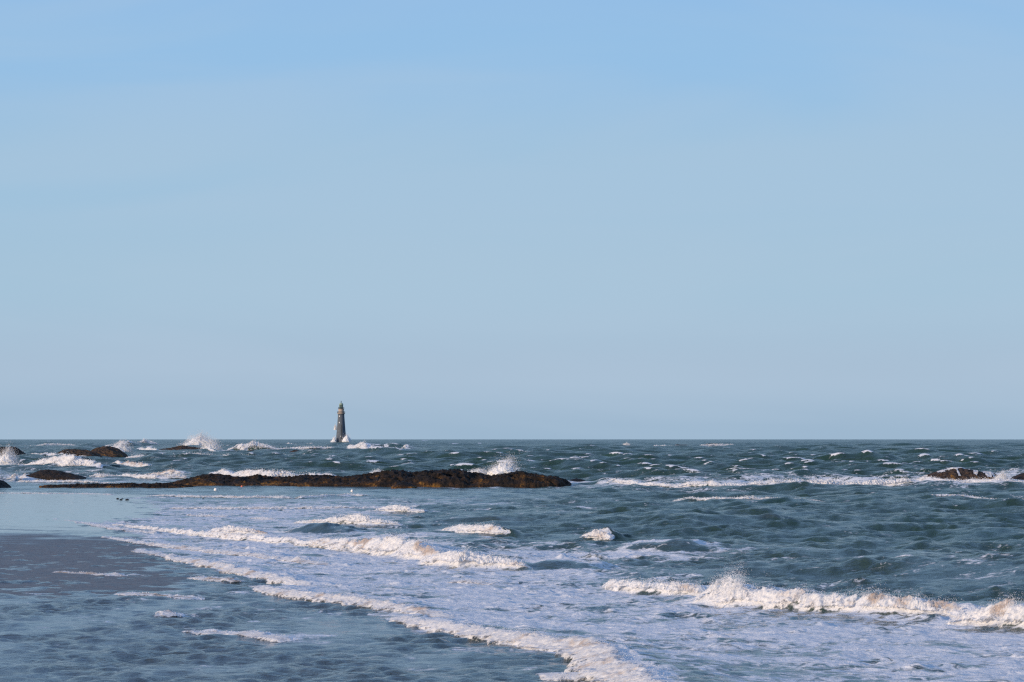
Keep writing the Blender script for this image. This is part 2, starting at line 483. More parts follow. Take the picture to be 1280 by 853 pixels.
# ------------------------------------------------------------------ the sea surface
th_d = np.arange(-0.205, 0.205, 1 / 2600.0)
th_s = 0.205 + (np.linspace(0, 1, 46)[1:] ** 1.6) * 0.85
THETA = np.concatenate([-th_s[::-1], th_d, th_s])
rr = [18.0]
while rr[-1] < 13000:
    r = rr[-1]
    dr = 0.45 if r < 44 else np.interp(r, [44, 60, 130, 300, 600, 1000, 3000, 13000], [0.075, 0.08, 0.14, 0.40, 1.0, 2.2, 12, 120])
    rr.append(r + dr)
RAD = np.array(rr); DR = np.gradient(RAD)
NR, NC = len(RAD), len(THETA)
TAN = np.tan(THETA)
Y = np.repeat(RAD[:, None], NC, 1).astype(np.float32)          # rows of equal depth
X = (RAD[:, None] * TAN[None, :]).astype(np.float32)
PYR = row_of(RAD)
PXC = 640 + F_PX * TAN / CP
PY = np.repeat(PYR[:, None], NC, 1).astype(np.float32)
PX = np.repeat(PXC[None, :], NR, 0).astype(np.float32)

A_ROWS = [549, 556, 575, 592, 602, 608, 614, 640, 680, 720, 760, 800, 853]
A_COLS = [0, 200, 400, 600, 800, 1000, 1280]
A_TAB = [
    [1, 1, 1, 1, 1, 1, 1],
    [1, 1, 1, 1, 1, 1, 1],
    [.8, .8, 1, 1, 1, 1, 1],
    [.45, .5, .6, .8, .9, .9, .9],
    [.15, .2, .3, .4, .6, .6, .6],
    [.05, .07, .1, .15, .4, .5, .5],
    [.02, .04, .07, .1, .4, .5, .5],
    [.01, .02, .06, .25, .38, .45, .5],
    [.01, .02, .08, .2, .30, .36, .4],
    [.01, .02, .04, .10, .2, .30, .35],
    [.02, .03, .04, .06, .08, .10, .2],
    [.03, .03, .05, .06, .08, .09, .1],
    [.05, .05, .06, .08, .09, .1, .1]]
AMP = lattice(A_ROWS, A_COLS, A_TAB, PY, PX).astype(np.float32)

GUST = np.clip(0.80 + 1.3 * fbm(X / 3.0, Y / 7, 5, 55), 0.10, 1.5).astype(np.float32)
Z = np.zeros((NR, NC), np.float32); DX = np.zeros_like(Z); DY = np.zeros_like(Z); CMP = np.zeros_like(Z)
lams = np.geomspace(0.32, 48, 80)
CELL = np.maximum(DR, 0.0004 * RAD)
main = math.atan2(-0.70, -0.72)
for i, lam in enumerate(lams):
    spread = 0.45 if lam > 8 else 1.1
    a = main + rng.normal(0, spread)
    k = 2 * np.pi / lam
    steep = 0.042 if lam > 9 else (0.070 if lam > 1.0 else 0.056)
    if lam > 30: steep *= 0.6
    am = steep / k * rng.uniform(0.6, 1.4)
    lim = np.searchsorted(CELL, lam / 3.0)
    if lim < 5: continue
    fade = np.ones(lim, np.float32)
    fade[CELL[:lim] > lam / 6.0] = np.interp(CELL[:lim][CELL[:lim] > lam / 6.0], [lam / 6, lam / 3], [1, 0])
    ph = k * (math.cos(a) * X[:lim] + math.sin(a) * Y[:lim]) + rng.random() * 6.28
    ss, cc = np.sin(ph), np.cos(ph)
    A = AMP[:lim] if lam > 5 else np.maximum(AMP[:lim], 0.05 if lam > 3 else (0.07 if lam > 1.3 else 0.62)) ** (0.7 if lam > 2.5 else 0.5) * (GUST[:lim] if lam < 3 else 1.0)
    A = A * (fade * am)[:, None] if False else A * (fade[:, None] * am)
    Z[:lim] += A * cc
    q = 0.85
    DX[:lim] -= A * q * math.cos(a) * ss; DY[:lim] -= A * q * math.sin(a) * ss
    if lam > 1.6: CMP[:lim] += k * A * cc
del ph, ss, cc

# ---- foam painted in broad fields, in real water coordinates
F_COLS = [0, 100, 200, 300, 400, 500, 600, 700, 800, 900, 1000, 1100, 1200, 1280]
F_ROWS = [548, 554, 560, 570, 578, 590, 599, 605, 609, 613, 619, 625, 632, 642, 655, 668, 680, 692, 705, 720, 740, 760, 780, 800, 825, 853]
F_TAB = [
    [.12, .12, .15, .15, .12, .10, .08, .08, .08, .08, .08, .08, .08, .08],
    [.20, .20, .25, .25, .20, .18, .10, .10, .12, .12, .10, .10, .10, .10],
    [.28, .28, .32, .32, .28, .22, .12, .12, .14, .14, .12, .12, .12, .12],
    [.25, .30, .34, .30, .20, .14, .12, .12, .12, .12, .12, .14, .12, .12],
    [.30, .25, .18, .14, .12, .10, .10, .10, .10, .10, .10, .10, .12, .12],
    [.45, .35, .22, .20, .14, .12, .10, .10, .10, .12, .12, .15, .20, .30],
    [.55, .50, .45, .30, .20, .20, .20, .25, .25, .40, .55, .65, .75, .80],
    [.40, .40, .40, .30, .20, .20, .30, .60, .62, .70, .75, .80, .84, .84],
    [.10, .10, .10, .10, .10, .15, .40, .50, .55, .65, .66, .66, .70, .70],
    [.08, .08, .10, .12, .12, .12, .14, .16, .16, .16, .20, .22, .25, .25],
    [.10, .20, .30, .30, .30, .25, .15, .12, .15, .18, .15, .15, .20, .22],
    [.10, .30, .55, .55, .55, .50, .38, .28, .30, .35, .30, .25, .30, .35],
    [.10, .30, .62, .66, .62, .50, .40, .30, .18, .15, .12, .12, .12, .12],
    [.10, .30, .74, .76, .70, .45, .22, .16, .12, .10, .10, .10, .10, .10],
    [.10, .40, .74, .74, .60, .35, .18, .14, .10, .10, .10, .10, .10, .10],
    [.10, .30, .68, .70, .62, .50, .26, .20, .14, .10, .10, .12, .12, .12],
    [.10, .20, .68, .76, .72, .66, .44, .26, .18, .12, .12, .14, .16, .16],
    [.10, .10, .60, .80, .80, .74, .68, .80, .78, .62, .25, .20, .20, .25],
    [.10, .10, .40, .80, .80, .80, .74, .66, .40, .20, .18, .22, .35, .35],
    [.10, .10, .20, .70, .78, .80, .80, .76, .55, .30, .20, .22, .30, .30],
    [.05, .05, .10, .40, .76, .80, .80, .78, .72, .50, .40, .30, .32, .32],
    [.05, .05, .10, .15, .60, .76, .80, .80, .80, .78, .72, .55, .40, .35],
    [.05, .05, .08, .10, .20, .60, .76, .78, .80, .80, .80, .80, .72, .60],
    [.05, .05, .05, .05, .10, .30, .60, .74, .76, .78, .80, .80, .80, .78],
    [.05, .05, .05, .05, .05, .10, .30, .60, .64, .70, .72, .74, .76, .76],
    [.05, .05, .05, .05, .05, .05, .10, .45, .56, .60, .64, .66, .68, .68]]
wx = fbm(X / 2.2, Y / 2.2, 4, 3) ; wy = fbm(X / 2.6, Y / 2.6, 4, 11)
big = fbm(X / 14, Y / 22, 3, 21)
PXW = PX + wx * 16 * np.clip((PY - 600) / 100, 0.1, 1.6)
PYW = PY + wy * 5 * np.clip((PY - 590) / 100, 0.05, 1.6)
FOAM = lattice(F_ROWS, F_COLS, F_TAB, PYW, PXW).astype(np.float32)
FOAM = FOAM * 0.95 + big * 0.20 * np.clip(FOAM * 1.5, 0, 1) * sstep(600, 640, PY)
front = [(60, 640), (110, 655), (165, 672), (215, 690), (232, 703), (262, 710), (300, 719), (345, 727), (356, 731), (322, 735), (345, 742), (400, 751), (490, 758),
         (462, 771), (480, 775), (540, 785), (590, 796), (655, 810), (690, 816), (715, 830), (740, 855), (800, 900), (3000, 900), (3000, 608), (60, 608)]
ins = inside(front, PXW, PYW)
FOAM = np.where(ins | (PY < 640), FOAM, np.minimum(FOAM, 0.10) + 0.30 * sstep(0.0, 0.4, fbm(X / 1.2, Y / 3.0, 4, 121)) + 0.10 * sstep(0.05, 0.3, big))

# whitecaps where the chop is steepest
thr = np.percentile(CMP[(PY < 600) & (PY > 552)], 99.0)
cap = sstep(thr, thr * 1.35, CMP + 0.25 * thr * wx) * np.clip(AMP * 1.6, 0, 1)
FOAM = np.maximum(FOAM, cap * 1.0)
far_caps = sstep(0.47, 0.60, fbm(X / (0.006 * Y + 3), Y / (0.030 * Y + 6), 4, 5) + 0.09 * (1 - sstep(380, 620, PX))) * sstep(450, 800, Y)
FOAM = np.maximum(FOAM, far_caps * 0.75)

SHAL = lattice([549, 560, 580, 600, 612, 640, 680, 720, 760, 853], [0, 200, 400, 600, 800, 1280],
               [[.0, .0, .0, .0, .0, .0], [.05, .05, .03, .0, .0, .0], [.12, .12, .08, .05, .05, .05], [.2, .2, .15, .1, .08, .08],
                [.1, .1, .1, .1, .08, .06], [.5, .3, .15, .12, .08, .05], [.8, .5, .3, .2, .15, .1], [.8, .6, .4, .3, .25, .2],
                [.8, .8, .7, .45, .35, .3], [.8, .8, .75, .5, .35, .3]], PY, PX).astype(np.float32)
SHAL = np.clip(SHAL + 0.15 * big, 0, 1)

BODY = np.zeros((NR, NC), np.float32)


def apply_wave(tr, foam_front, foam_back, back=4.0, scale=1.0, tint=0.0, steep=1.3, swell=False):
    w = np.maximum(tr['w'], 0.2) if not swell else np.maximum(tr['h'] * steep, 0.25)
    if swell:
        tr['ends'] = np.sin(np.linspace(0, np.pi, len(tr['x']))) ** 1.5
    W = w.max() * (back * 2.2 + 1)
    r0 = np.searchsorted(RAD, tr['y'].min() - W); r1 = np.searchsorted(RAD, tr['y'].max() + W)
    xmin, xmax = (tr['x'] / tr['y']).min(), (tr['x'] / tr['y']).max()
    pad = W / tr['y'].min()
    c0 = np.searchsorted(TAN, xmin - pad); c1 = np.searchsorted(TAN, xmax + pad)
    if r1 - r0 < 1 or c1 - c0 < 1: return
    step = max(1, len(tr['x']) // 240)
    idx = np.arange(0, len(tr['x']), step)
    gx, gy = X[r0:r1, c0:c1], Y[r0:r1, c0:c1]
    best = np.full(gx.shape, 1e9, np.float32); bi = np.zeros(gx.shape, np.int32)
    for j in idx:
        d = np.square(gx - tr['x'][j]) + np.square(gy - tr['y'][j])
        mk = d < best
        best[mk] = d[mk]; bi[mk] = j
    nx, ny = tr['nx'][bi], tr['ny'][bi]
    dx, dy = gx - tr['x'][bi], gy - tr['y'][bi]
    s = dx * nx + dy * ny
    along = np.abs(-dx * ny + dy * nx)
    h, e, ww = tr['h'][bi], tr['ends'][bi], w[bi]
    gap = np.hypot(np.gradient(tr['x']), np.gradient(tr['y'])).max() * step
    lat = np.exp(-np.square(np.maximum(along - gap, 0) / (ww * 1.5)))
    b = body_height(s, h * e * scale, ww, back) * lat
    BODY[r0:r1, c0:c1] = np.maximum(BODY[r0:r1, c0:c1], b.astype(np.float32))
    f = FOAM[r0:r1, c0:c1]
    if foam_front > 0:
        k = sstep(-0.1, 0.2, s / ww) * (1 - sstep(1.2, 1.8, s / ww)) * lat * sstep(0, .4, e)
        f[:] = np.maximum(f, foam_front * k)
    if foam_back > 0:
        k = sstep(0.3, 1.0, s / ww) * np.exp(-np.maximum(s, 0) / (ww * 5.0)) * lat * e
        f[:] = np.maximum(f, foam_back * k)
    if tint:
        k = sstep(-0.1, 0.4, s / ww) * (1 - sstep(0.9, 1.6, s / ww)) * lat * e
        SHAL[r0:r1, c0:c1] = np.maximum(SHAL[r0:r1, c0:c1], tint * k)
        f[:] = f * (1 - 0.75 * k)


TR = [(b, trace(b[3], low=b[0] == 'swash')) for b in BREAKERS]
for pts in SWELLS:
    apply_wave(trace(pts), 0, 0.30, back=2.5, scale=0.66, tint=0.42, steep=2.6, swell=True)
for b, tr in TR:
    if b[0] == 'roller' and b[3][0][1] > 630:
        (xa, ya, ha), (xb, yb, hb) = b[3][0], b[3][-1]
        e_ = 0.35 * (xb - xa); sl = (yb - ya) / (xb - xa) * 0.6
        hm_ = max(p[2] for p in b[3])
        apply_wave(trace([(xa - e_, ya - sl * e_, hm_ * .2)] + [(p[0], p[1], p[2] * .8 + .2 * hm_) for p in b[3]] + [(xb + e_, yb + sl * e_, hm_ * .2)]), 0, 0.4, back=2.0, scale=0.6, swell=True, steep=2.0)
    apply_wave(tr, 0.9, 0.72 if b[0] == 'roller' else 0.75, back=3.0 if b[0] == 'roller' else 2.0, scale=0.85)



def blur(a, k, axis):
    ker = np.hanning(k + 2)[1:-1]; ker /= ker.sum()
    out = np.zeros_like(a); h = k // 2
    for i, wgt in enumerate(ker):
        out += np.float32(wgt) * np.roll(a, i - h, axis)
    return out


near = int(np.searchsorted(RAD, 110)); mid = int(np.searchsorted(RAD, 320))
c_lo, c_hi = len(th_s), len(th_s) + len(th_d)
BODY[:near, c_lo:c_hi] = blur(blur(BODY[:near, c_lo:c_hi], 7, 1), 9, 0)
BODY[near:mid, c_lo:c_hi] = blur(blur(BODY[near:mid, c_lo:c_hi], 3, 1), 3, 0)

CURV = -(X * X + Y * Y) / (2 * R_E)
calm = 1 - sstep(0.02, 0.15, BODY)
FOAMY = sstep(0.5, 0.8, FOAM) * sstep(600, 640, PY)
Z *= (1 - 0.35 * FOAMY)
SURF = Z + BODY + FOAMY * (0.06 * np.abs(fbm(X / 0.8, Y / 1.0, 4, 31)) + 0.24 * np.maximum(fbm(X / 1.0, Y / 1.4, 4, 35) - 0.16, 0) * (0.4 + np.abs(big) * 2))
CHOP = np.clip(0.42 + 0.6 * AMP, 0, 0.95) * np.clip(GUST, .5, 1.1) * np.interp(Y, [40, 300, 1200, 6000], [1.0, 1.0, 1.0, 1.0])
ROUGH = np.interp(Y, [40, 150, 400, 1500, 8000], [0.06, 0.09, 0.14, 0.20, 0.25]).astype(np.float32)
SPEC = np.interp(Y, [40, 110, 250, 700, 3000], [0.38, 0.16, 0.09, 0.07, 0.06]).astype(np.float32)
SPEC = SPEC + (0.62 - SPEC) * (1 - sstep(0.06, 0.30, AMP))
co = np.stack([X + DX, Y + DY, CURV + SURF], -1)
sea = mesh_from('sea', co, grid_quads(NR, NC), M['sea'],
                attrs=dict(foam=np.clip(FOAM, 0, 1), shallow=SHAL, chop=CHOP, rough=ROUGH, spec=SPEC))
tag(sea, 'choppy teal sea with foam fields rolling up to the beach', 'sea', kind='structure')
del co, DX, DY, CMP, cap, far_caps, wx, wy, PXW, PYW


def surf_z(x, y):
    """height of the built sea surface at a point"""
    fr = np.interp(y, RAD, np.arange(NR)); fc = np.interp(x / y, TAN, np.arange(NC))
    r0 = np.clip(fr.astype(int), 0, NR - 2); c0 = np.clip(fc.astype(int), 0, NC - 2)
    a = fr - r0; b = fc - c0
    return (SURF[r0, c0] * (1 - a) * (1 - b) + SURF[r0 + 1, c0] * a * (1 - b) + SURF[r0, c0 + 1] * (1 - a) * b
            + SURF[r0 + 1, c0 + 1] * a * b) - (x * x + y * y) / (2 * R_E)


# ------------------------------------------------------------------ spray droplets
_oct = np.array([[1, 0, 0], [-1, 0, 0], [0, 1, 0], [0, -1, 0], [0, 0, 1], [0, 0, -1]], np.float32)
_octf = np.array([[0, 2, 4], [2, 1, 4], [1, 3, 4], [3, 0, 4], [2, 0, 5], [1, 2, 5], [3, 1, 5], [0, 3, 5]], np.int32)


def droplets(name, pos, rad, parent, mat=None):
    n = len(pos)
    st = rng.uniform(0.6, 1.5, (n, 1, 3))
    v = pos[:, None, :] + _oct[None] * rad[:, None, None] * st
    f = (_octf[None] + (np.arange(n) * 6)[:, None, None]).reshape(-1, 3)
    o = mesh_from(name, v.reshape(-1, 3), None, mat or M['spray'], parent, tris=f)
    o['kind'] = 'stuff'
    return o


# ------------------------------------------------------------------ breakers
def build_breaker(b, tr):
    kind, opt, label, pts = b
    n = len(tr['x'])
    rag = opt.get('rag', 1.0)
    dist = tr['y']
    arc = tr['arc']
    hm = tr['h'].mean()
    mod = 1 + rag * 0.45 * fbm(arc / (2.4 * hm + 0.02), arc * 0 + rng.random() * 50, 3, 41)
    h = tr['h'] * tr['ends'] * np.clip(mod, 0.3, 1.35)
    w = tr['w']
    nq = 40
    q = np.linspace(-0.14, 1.55 if kind == 'roller' else 1.9, nq)
    jag = 0.30 * fbm(arc / (2.6 * hm + 0.05), arc * 0 + 3.3 + rng.random() * 50, 4, 51)
    qq = q[:, None] + jag[None, :] * (1 - sstep(0.0, 1.4, q))[:, None]
    s = qq * w[None, :]
    x = tr['x'][None] + tr['nx'][None] * s
    y = tr['y'][None] + tr['ny'][None] * s
    sub = sstep(-0.14, 0.02, q) * (1 - sstep(q[-1] * 0.62, q[-1] * 0.98, q))
    A2 = np.broadcast_to(arc[None], s.shape)
    sc = 0.42 * hm + 0.03
    so = rng.random() * 90
    st = 0.75
    n1 = 0.55 - np.abs(fbm(A2 / (sc * st * 1.6) + so, s / (sc * 1.5), 3, 61, 0.5)) * 1.5
    n2 = fbm(A2 / (sc * 0.32 * st) + so, s / (sc * 0.85), 4, 71, 0.65)
    thick = h[None] * (0.20 + 0.20 * n1 + 0.12 * n2)
    base = surf_z(x, y)
    z = base + thick * sub[:, None] - (1 - sub)[:, None] * (0.03 + 0.12 * h[None])
    push = (0.15 * n1 + 0.09 * n2) * h[None] * sub[:, None]
    x = x - tr['nx'][None] * push
    y = y - tr['ny'][None] * push
    i0 = n // 2
    org = (float(tr['x'][i0]), float(tr['y'][i0]), float(base[2, i0]))
    root = empty('breaking_wave', org)
    tag(root, label, 'wave', 'waves breaking on the shore')
    co = np.stack([x, y, z], -1) - np.array(org)
    thin = 0.45 * (1 - sstep(-0.05, 0.28, q))[:, None] + sstep(0.62, 1.35, q)[:, None] + 0.9 * (1 - sstep(0, .75, tr['ends']))[None] + (0.12 if kind == 'roller' else -0.04) + 0.5 * fbm(arc / (3 * hm) + so, arc * 0, 2, 87)[None]
    tan = np.zeros(n)
    for (tp, tw) in opt.get('tan', []):
        tan = tan + np.exp(-np.square((tr['px'] - tp) / tw))
    mesh_from('foam_crest', co, grid_quads(nq, n), M['froth'], root,
              attrs=dict(thin=np.clip(thin + (0.7 * sstep(1.2, 1.6, q)[:, None] if kind == 'swash' else 0), 0, 1.9), tan=np.broadcast_to(tan[None], s.shape) * sstep(0.1, 0.6, q)[:, None]))
    amt = opt.get('spray', 0.15)
    cnt = int(amt * 5000 * np.clip((pts[-1][0] - pts[0][0]) / 250, 0.15, 1.4))
    if cnt > 30:
        p = h / h.sum()
        if 'sp_pk' in opt:
            p = p * (1 + 5 * np.exp(-np.square((tr['px'] - opt['sp_pk'][0]) / opt['sp_pk'][1]))); p /= p.sum()
        j = rng.choice(n, cnt, p=p)
        row = rng.integers(int(nq * .25), int(nq * .7), cnt)
        up = rng.exponential(0.13, cnt) * h[j]
        if 'sp_pk' in opt:
            up *= 1 + 1.3 * np.exp(-np.square((tr['px'][j] - opt['sp_pk'][0]) / 18))
        P = co[row, j] + np.stack([rng.normal(0, .12, cnt) * h[j] + up * 0.35, rng.normal(0, .12, cnt) * h[j], up], -1)
        rad = dist[j] / 2800 * rng.uniform(0.10, 0.36, cnt) * np.exp(-up / (h[j] + 1e-3) * 0.8)
        droplets('spray', P, rad, root)
    return root


for b, tr in TR:
    build_breaker(b, tr)


# ------------------------------------------------------------------ rocks
def rock(name, prof, base_py, depth, label, group=None, weed=0.5, rough=1.0, seed=1, cat='rock', tone=0.0):
    """a boulder or ledge: skyline in photograph pixels, its foot row and its depth in metres"""
    P = np.array(prof, float)
    x0p, x1p = P[0, 0], P[-1, 0]
    nl = int(np.clip((x1p - x0p) * 2.2, 26, 1100)); nv = 46
    px = np.linspace(x0p, x1p, nl)
    top = np.interp(px, P[:, 0], P[:, 1])
    _, yf = sea_pt(640, base_py)
    yf = float(yf); yc = yf + depth * 0.5
    xs = (px - 640) / F_PX * yc / CP
    hz = np.maximum(height_at(top, yc) + yc * yc / (2 * R_E), 0.02)
    t = np.linspace(0, 1, nl)
    plan = np.clip(np.sqrt(np.clip(1 - np.abs(2 * t - 1) ** 6, 0, 1)), 0.15, 1)
    v = np.linspace(-1, 1, nv)
    sec = np.clip(1 - np.abs(v) ** 2.4, 0, 1) ** 0.8
    XX = np.broadcast_to(xs[None], (nv, nl)).copy()
    YY = yc + v[:, None] * depth * 0.5 * plan[None]
    hm = hz.max()
    f1 = fbm(XX / (2.2 * hm) + seed * 9.1, YY / (2.2 * hm), 5, seed, 0.58)
    f2 = 0.5 - np.abs(fbm(XX / (1.3 * hm) + seed * 3.1, YY / (0.85 * hm), 4, seed + 5, 0.5)) * 2.4
    f3 = fbm(XX / (0.22 * hm), YY / (0.22 * hm) + seed, 3, seed + 9, 0.6)
    ZZ = hz[None] * sec[:, None]
    amp = (0.25 * hz + 0.18 * hm)[None] * np.sqrt(np.clip(sec, 0, 1))[:, None] * rough
    ZZ = ZZ + amp * (0.65 * f1 + 0.52 * f2 + 0.24 * f3 - 0.22)
    YY = YY + amp * 0.6 * f2 * np.sign(v)[:, None]
    XX = XX + amp * 0.4 * f1
    ZZ -= (1 - np.clip(sec * 6, 0, 1))[:, None] * 0.8
    ZZ[:, 0] -= 0.6; ZZ[:, -1] -= 0.6
    CU = -(XX * XX + YY * YY) / (2 * R_E)
    org = np.array([float(xs.mean()), yc, float(CU.mean())])
    co = np.stack([XX, YY, ZZ + CU], -1) - org
    # close the underside
    ring = co.copy(); ring[:, :, 2] = -1.6
    allco = np.concatenate([co.reshape(-1, 3), np.array([[0, 0, -2.2]])])
    q = grid_quads(nv, nl)
    o = mesh_from(name, allco, q, M['rock'],
                  attrs=dict(weed=np.concatenate([(weed * (1 - np.clip(ZZ / (hm + .01), 0, 1)) * 1.4 + 0.2 * f1).ravel(), [0]]), tone=np.full(len(allco), tone)))
    o.location = org
    tag(o, label, cat, group)
    return o, co, q


G = 'rocks along the shore'
rock('rock', [(-40, 562), (-20, 558), (15, 558.5), (22, 560), (28, 565), (36, 571)], 573, 14, 'dark squat rock by the left edge, far out beyond the double-crested surf', G, .5, .7, 1, tone=0.6)
rock('rock', [(30, 570), (45, 567.5), (60, 567.5), (72, 571)], 572, 8, 'low dark sill joining the two larger far rocks on the left', G, .3, .8, 2, tone=0.3)
rock('rock', [(66, 571), (80, 562.5), (92, 561.5), (108, 563), (122, 566), (128, 571)], 573, 14, 'long brown rock left of and lower than its humped twin', G, .8, .8, 3, tone=0.9)
rock('rock', [(108, 571), (117, 562), (128, 558), (140, 558.5), (150, 563), (159, 569)], 572, 14, 'humped brown rock, highest of the far group on the left', G, .9, .8, 4, tone=0.9)
rock('rock', [(193, 564), (205, 561), (218, 559), (230, 557), (233, 558), (250, 560), (258, 563)], 565, 18, 'low grey-brown skerry under the big burst of spray', G, .6, .9, 5, tone=1.0)
rock('rock', [(173, 569), (180, 566.5), (188, 569.5)], 570.2, 6, 'tiny brown rock awash in front of the skerry', G, .7, .6, 6, tone=0.9)
rock('rock', [(25, 598.5), (38, 593), (52, 588), (60, 587.3), (72, 588.5), (90, 592), (100, 595), (112, 599.5)], 599.5, 7, 'smooth dome-shaped dark rock with one golden patch', G, .7, .6, 7, tone=.35)
rock('rock', [(-40, 596), (-15, 596), (2, 600.5), (7, 605), (13, 610)], 610.3, 6, 'black wedge-shaped rock cut by the left edge, nearest the beach', G, .6, .5, 8)
rock('rock', [(305, 567), (310, 563.5), (316, 563), (321, 565), (325, 569)], 569.5, 7, 'small rounded rock left of the lighthouse, the larger of two', G, .7, .6, 9, tone=1.0)
rock('rock', [(322, 570), (330, 567.5), (337, 570.5)], 571, 5, 'tiny flat rock touching the small rounded one', G, .5, .5, 10, tone=0.8)
rock('rock', [(362, 565), (368, 562.8), (373, 563), (379, 566)], 566.5, 8, 'thin tilted rock farther right and closest to the lighthouse', G, .5, .5, 11, tone=0.8)
rock('rock', [(296, 562), (304, 560), (312, 562)], 562.6, 8, 'flat dark sliver of rock in the far white water', G, .4, .5, 12, tone=0.4)
rock('reef', [(50, 607.2), (70, 606), (100, 605.3), (140, 605.2), (160, 604), (175, 605), (200, 604), (222, 605), (248, 609)], 609.8, 4, 'thin low ledge of weedy stones trailing from the long reef to the beach', G, .9, 1.8, 13, 'reef', tone=.3)
rock('reef', [(200, 606), (220, 603), (236, 598), (250, 594), (262, 592), (275, 594), (290, 595), (310, 596.5), (322, 594.5), (335, 597), (360, 597.5), (375, 594.5), (395, 593.5), (410, 594), (430, 595.5),
              (450, 593.5), (468, 592), (485, 590), (492, 588.3), (505, 588.2), (514, 590.5), (524, 588), (535, 587.5), (560, 588.5), (580, 589), (598, 591), (606, 594), (615, 594.5), (626, 592),
              (640, 589), (650, 588), (664, 591), (680, 594), (695, 594.5), (708, 598), (715, 605)], 608, 10, 'long black reef with golden seaweed patches stretching across the bay', G, 1.15, 1.15, 14, 'reef', tone=.15)
rock('rock', [(489, 608), (497, 604), (504, 602), (512, 604), (522, 608.5)], 609.3, 3, 'golden weed-covered boulder in front of the long reef', G, 1.3, .5, 15)
rock('rock', [(712, 600), (720, 598), (728, 599.5), (733, 601.5)], 602, 4, 'small low black rock off the right tip of the long reef', G, .1, .5, 16)
rr_, rco, rq = rock('rock', [(1140, 602), (1153, 596), (1168, 590.5), (1182, 587), (1190, 585.5), (1202, 586), (1215, 588), (1226, 590), (1234, 590), (1243, 593), (1254, 599)], 602, 8,
                    'broad brown rock with white water streaming down its side', G, 1.6, .6, 17, tone=0.9)
rock('rock', [(1258, 602), (1268, 595.5), (1278, 591.5), (1296, 590), (1320, 596), (1340, 602)], 602.5, 7, 'dark rock half cut off by the right edge', G, .4, .5, 18, tone=0.4)
rock('reef', [(838, 558), (846, 555.8), (855, 556.2), (868, 557), (878, 556.5), (884, 555), (895, 554.6), (904, 556), (910, 558)], 558.6, 18, 'low reddish reef near the horizon, right of the middle', G, .5, .8, 19, 'reef', tone=1.0)

# white water running off the broad rock, lying on its surface
nv_, nl_ = rco.shape[:2]
ii = np.arange(nl_)
pxs = np.linspace(1150, 1246, nl_)
streak = fbm(pxs / 5.0, pxs * 0 + 2.2, 3, 77)
keep = (sstep(1178, 1200, pxs) * 0.55 + sstep(1222, 1230, pxs) * 0.5 + streak * 0.9) > 0.45
lift = rco + np.array([0, -0.05, 0.06])
qi = rq.reshape(nv_ - 1, nl_ - 1, 4)
jag = (fbm(pxs / 3.0, pxs * 0 + 8.2, 2, 78) * 9).astype(int)
wet2 = fbm(pxs[None] / 9.0 + np.zeros((nv_, 1)), np.arange(nv_)[:, None] / 30.0 + 0 * pxs[None], 3, 79)
run = wet2 * 1.3 + (sstep(1176, 1205, pxs) * 0.35 + sstep(1215, 1232, pxs) * 0.25)[None] - 0.018 * np.abs(np.arange(nv_) - nv_ // 2)[:, None] > 0.22
cells = [qi[r, c] for c in range(nl_ - 1) for r in range(4, nv_ // 2 + 4) if run[r, c]]
cap_cells = [qi[r, c] for c in range(int(nl_ * .28), int(nl_ * .62)) for r in range(nv_ // 2 - 4, nv_ // 2 + 3)]
mesh_from('running_water', lift, np.array(cells + cap_cells, np.int32), M['froth'], rr_)


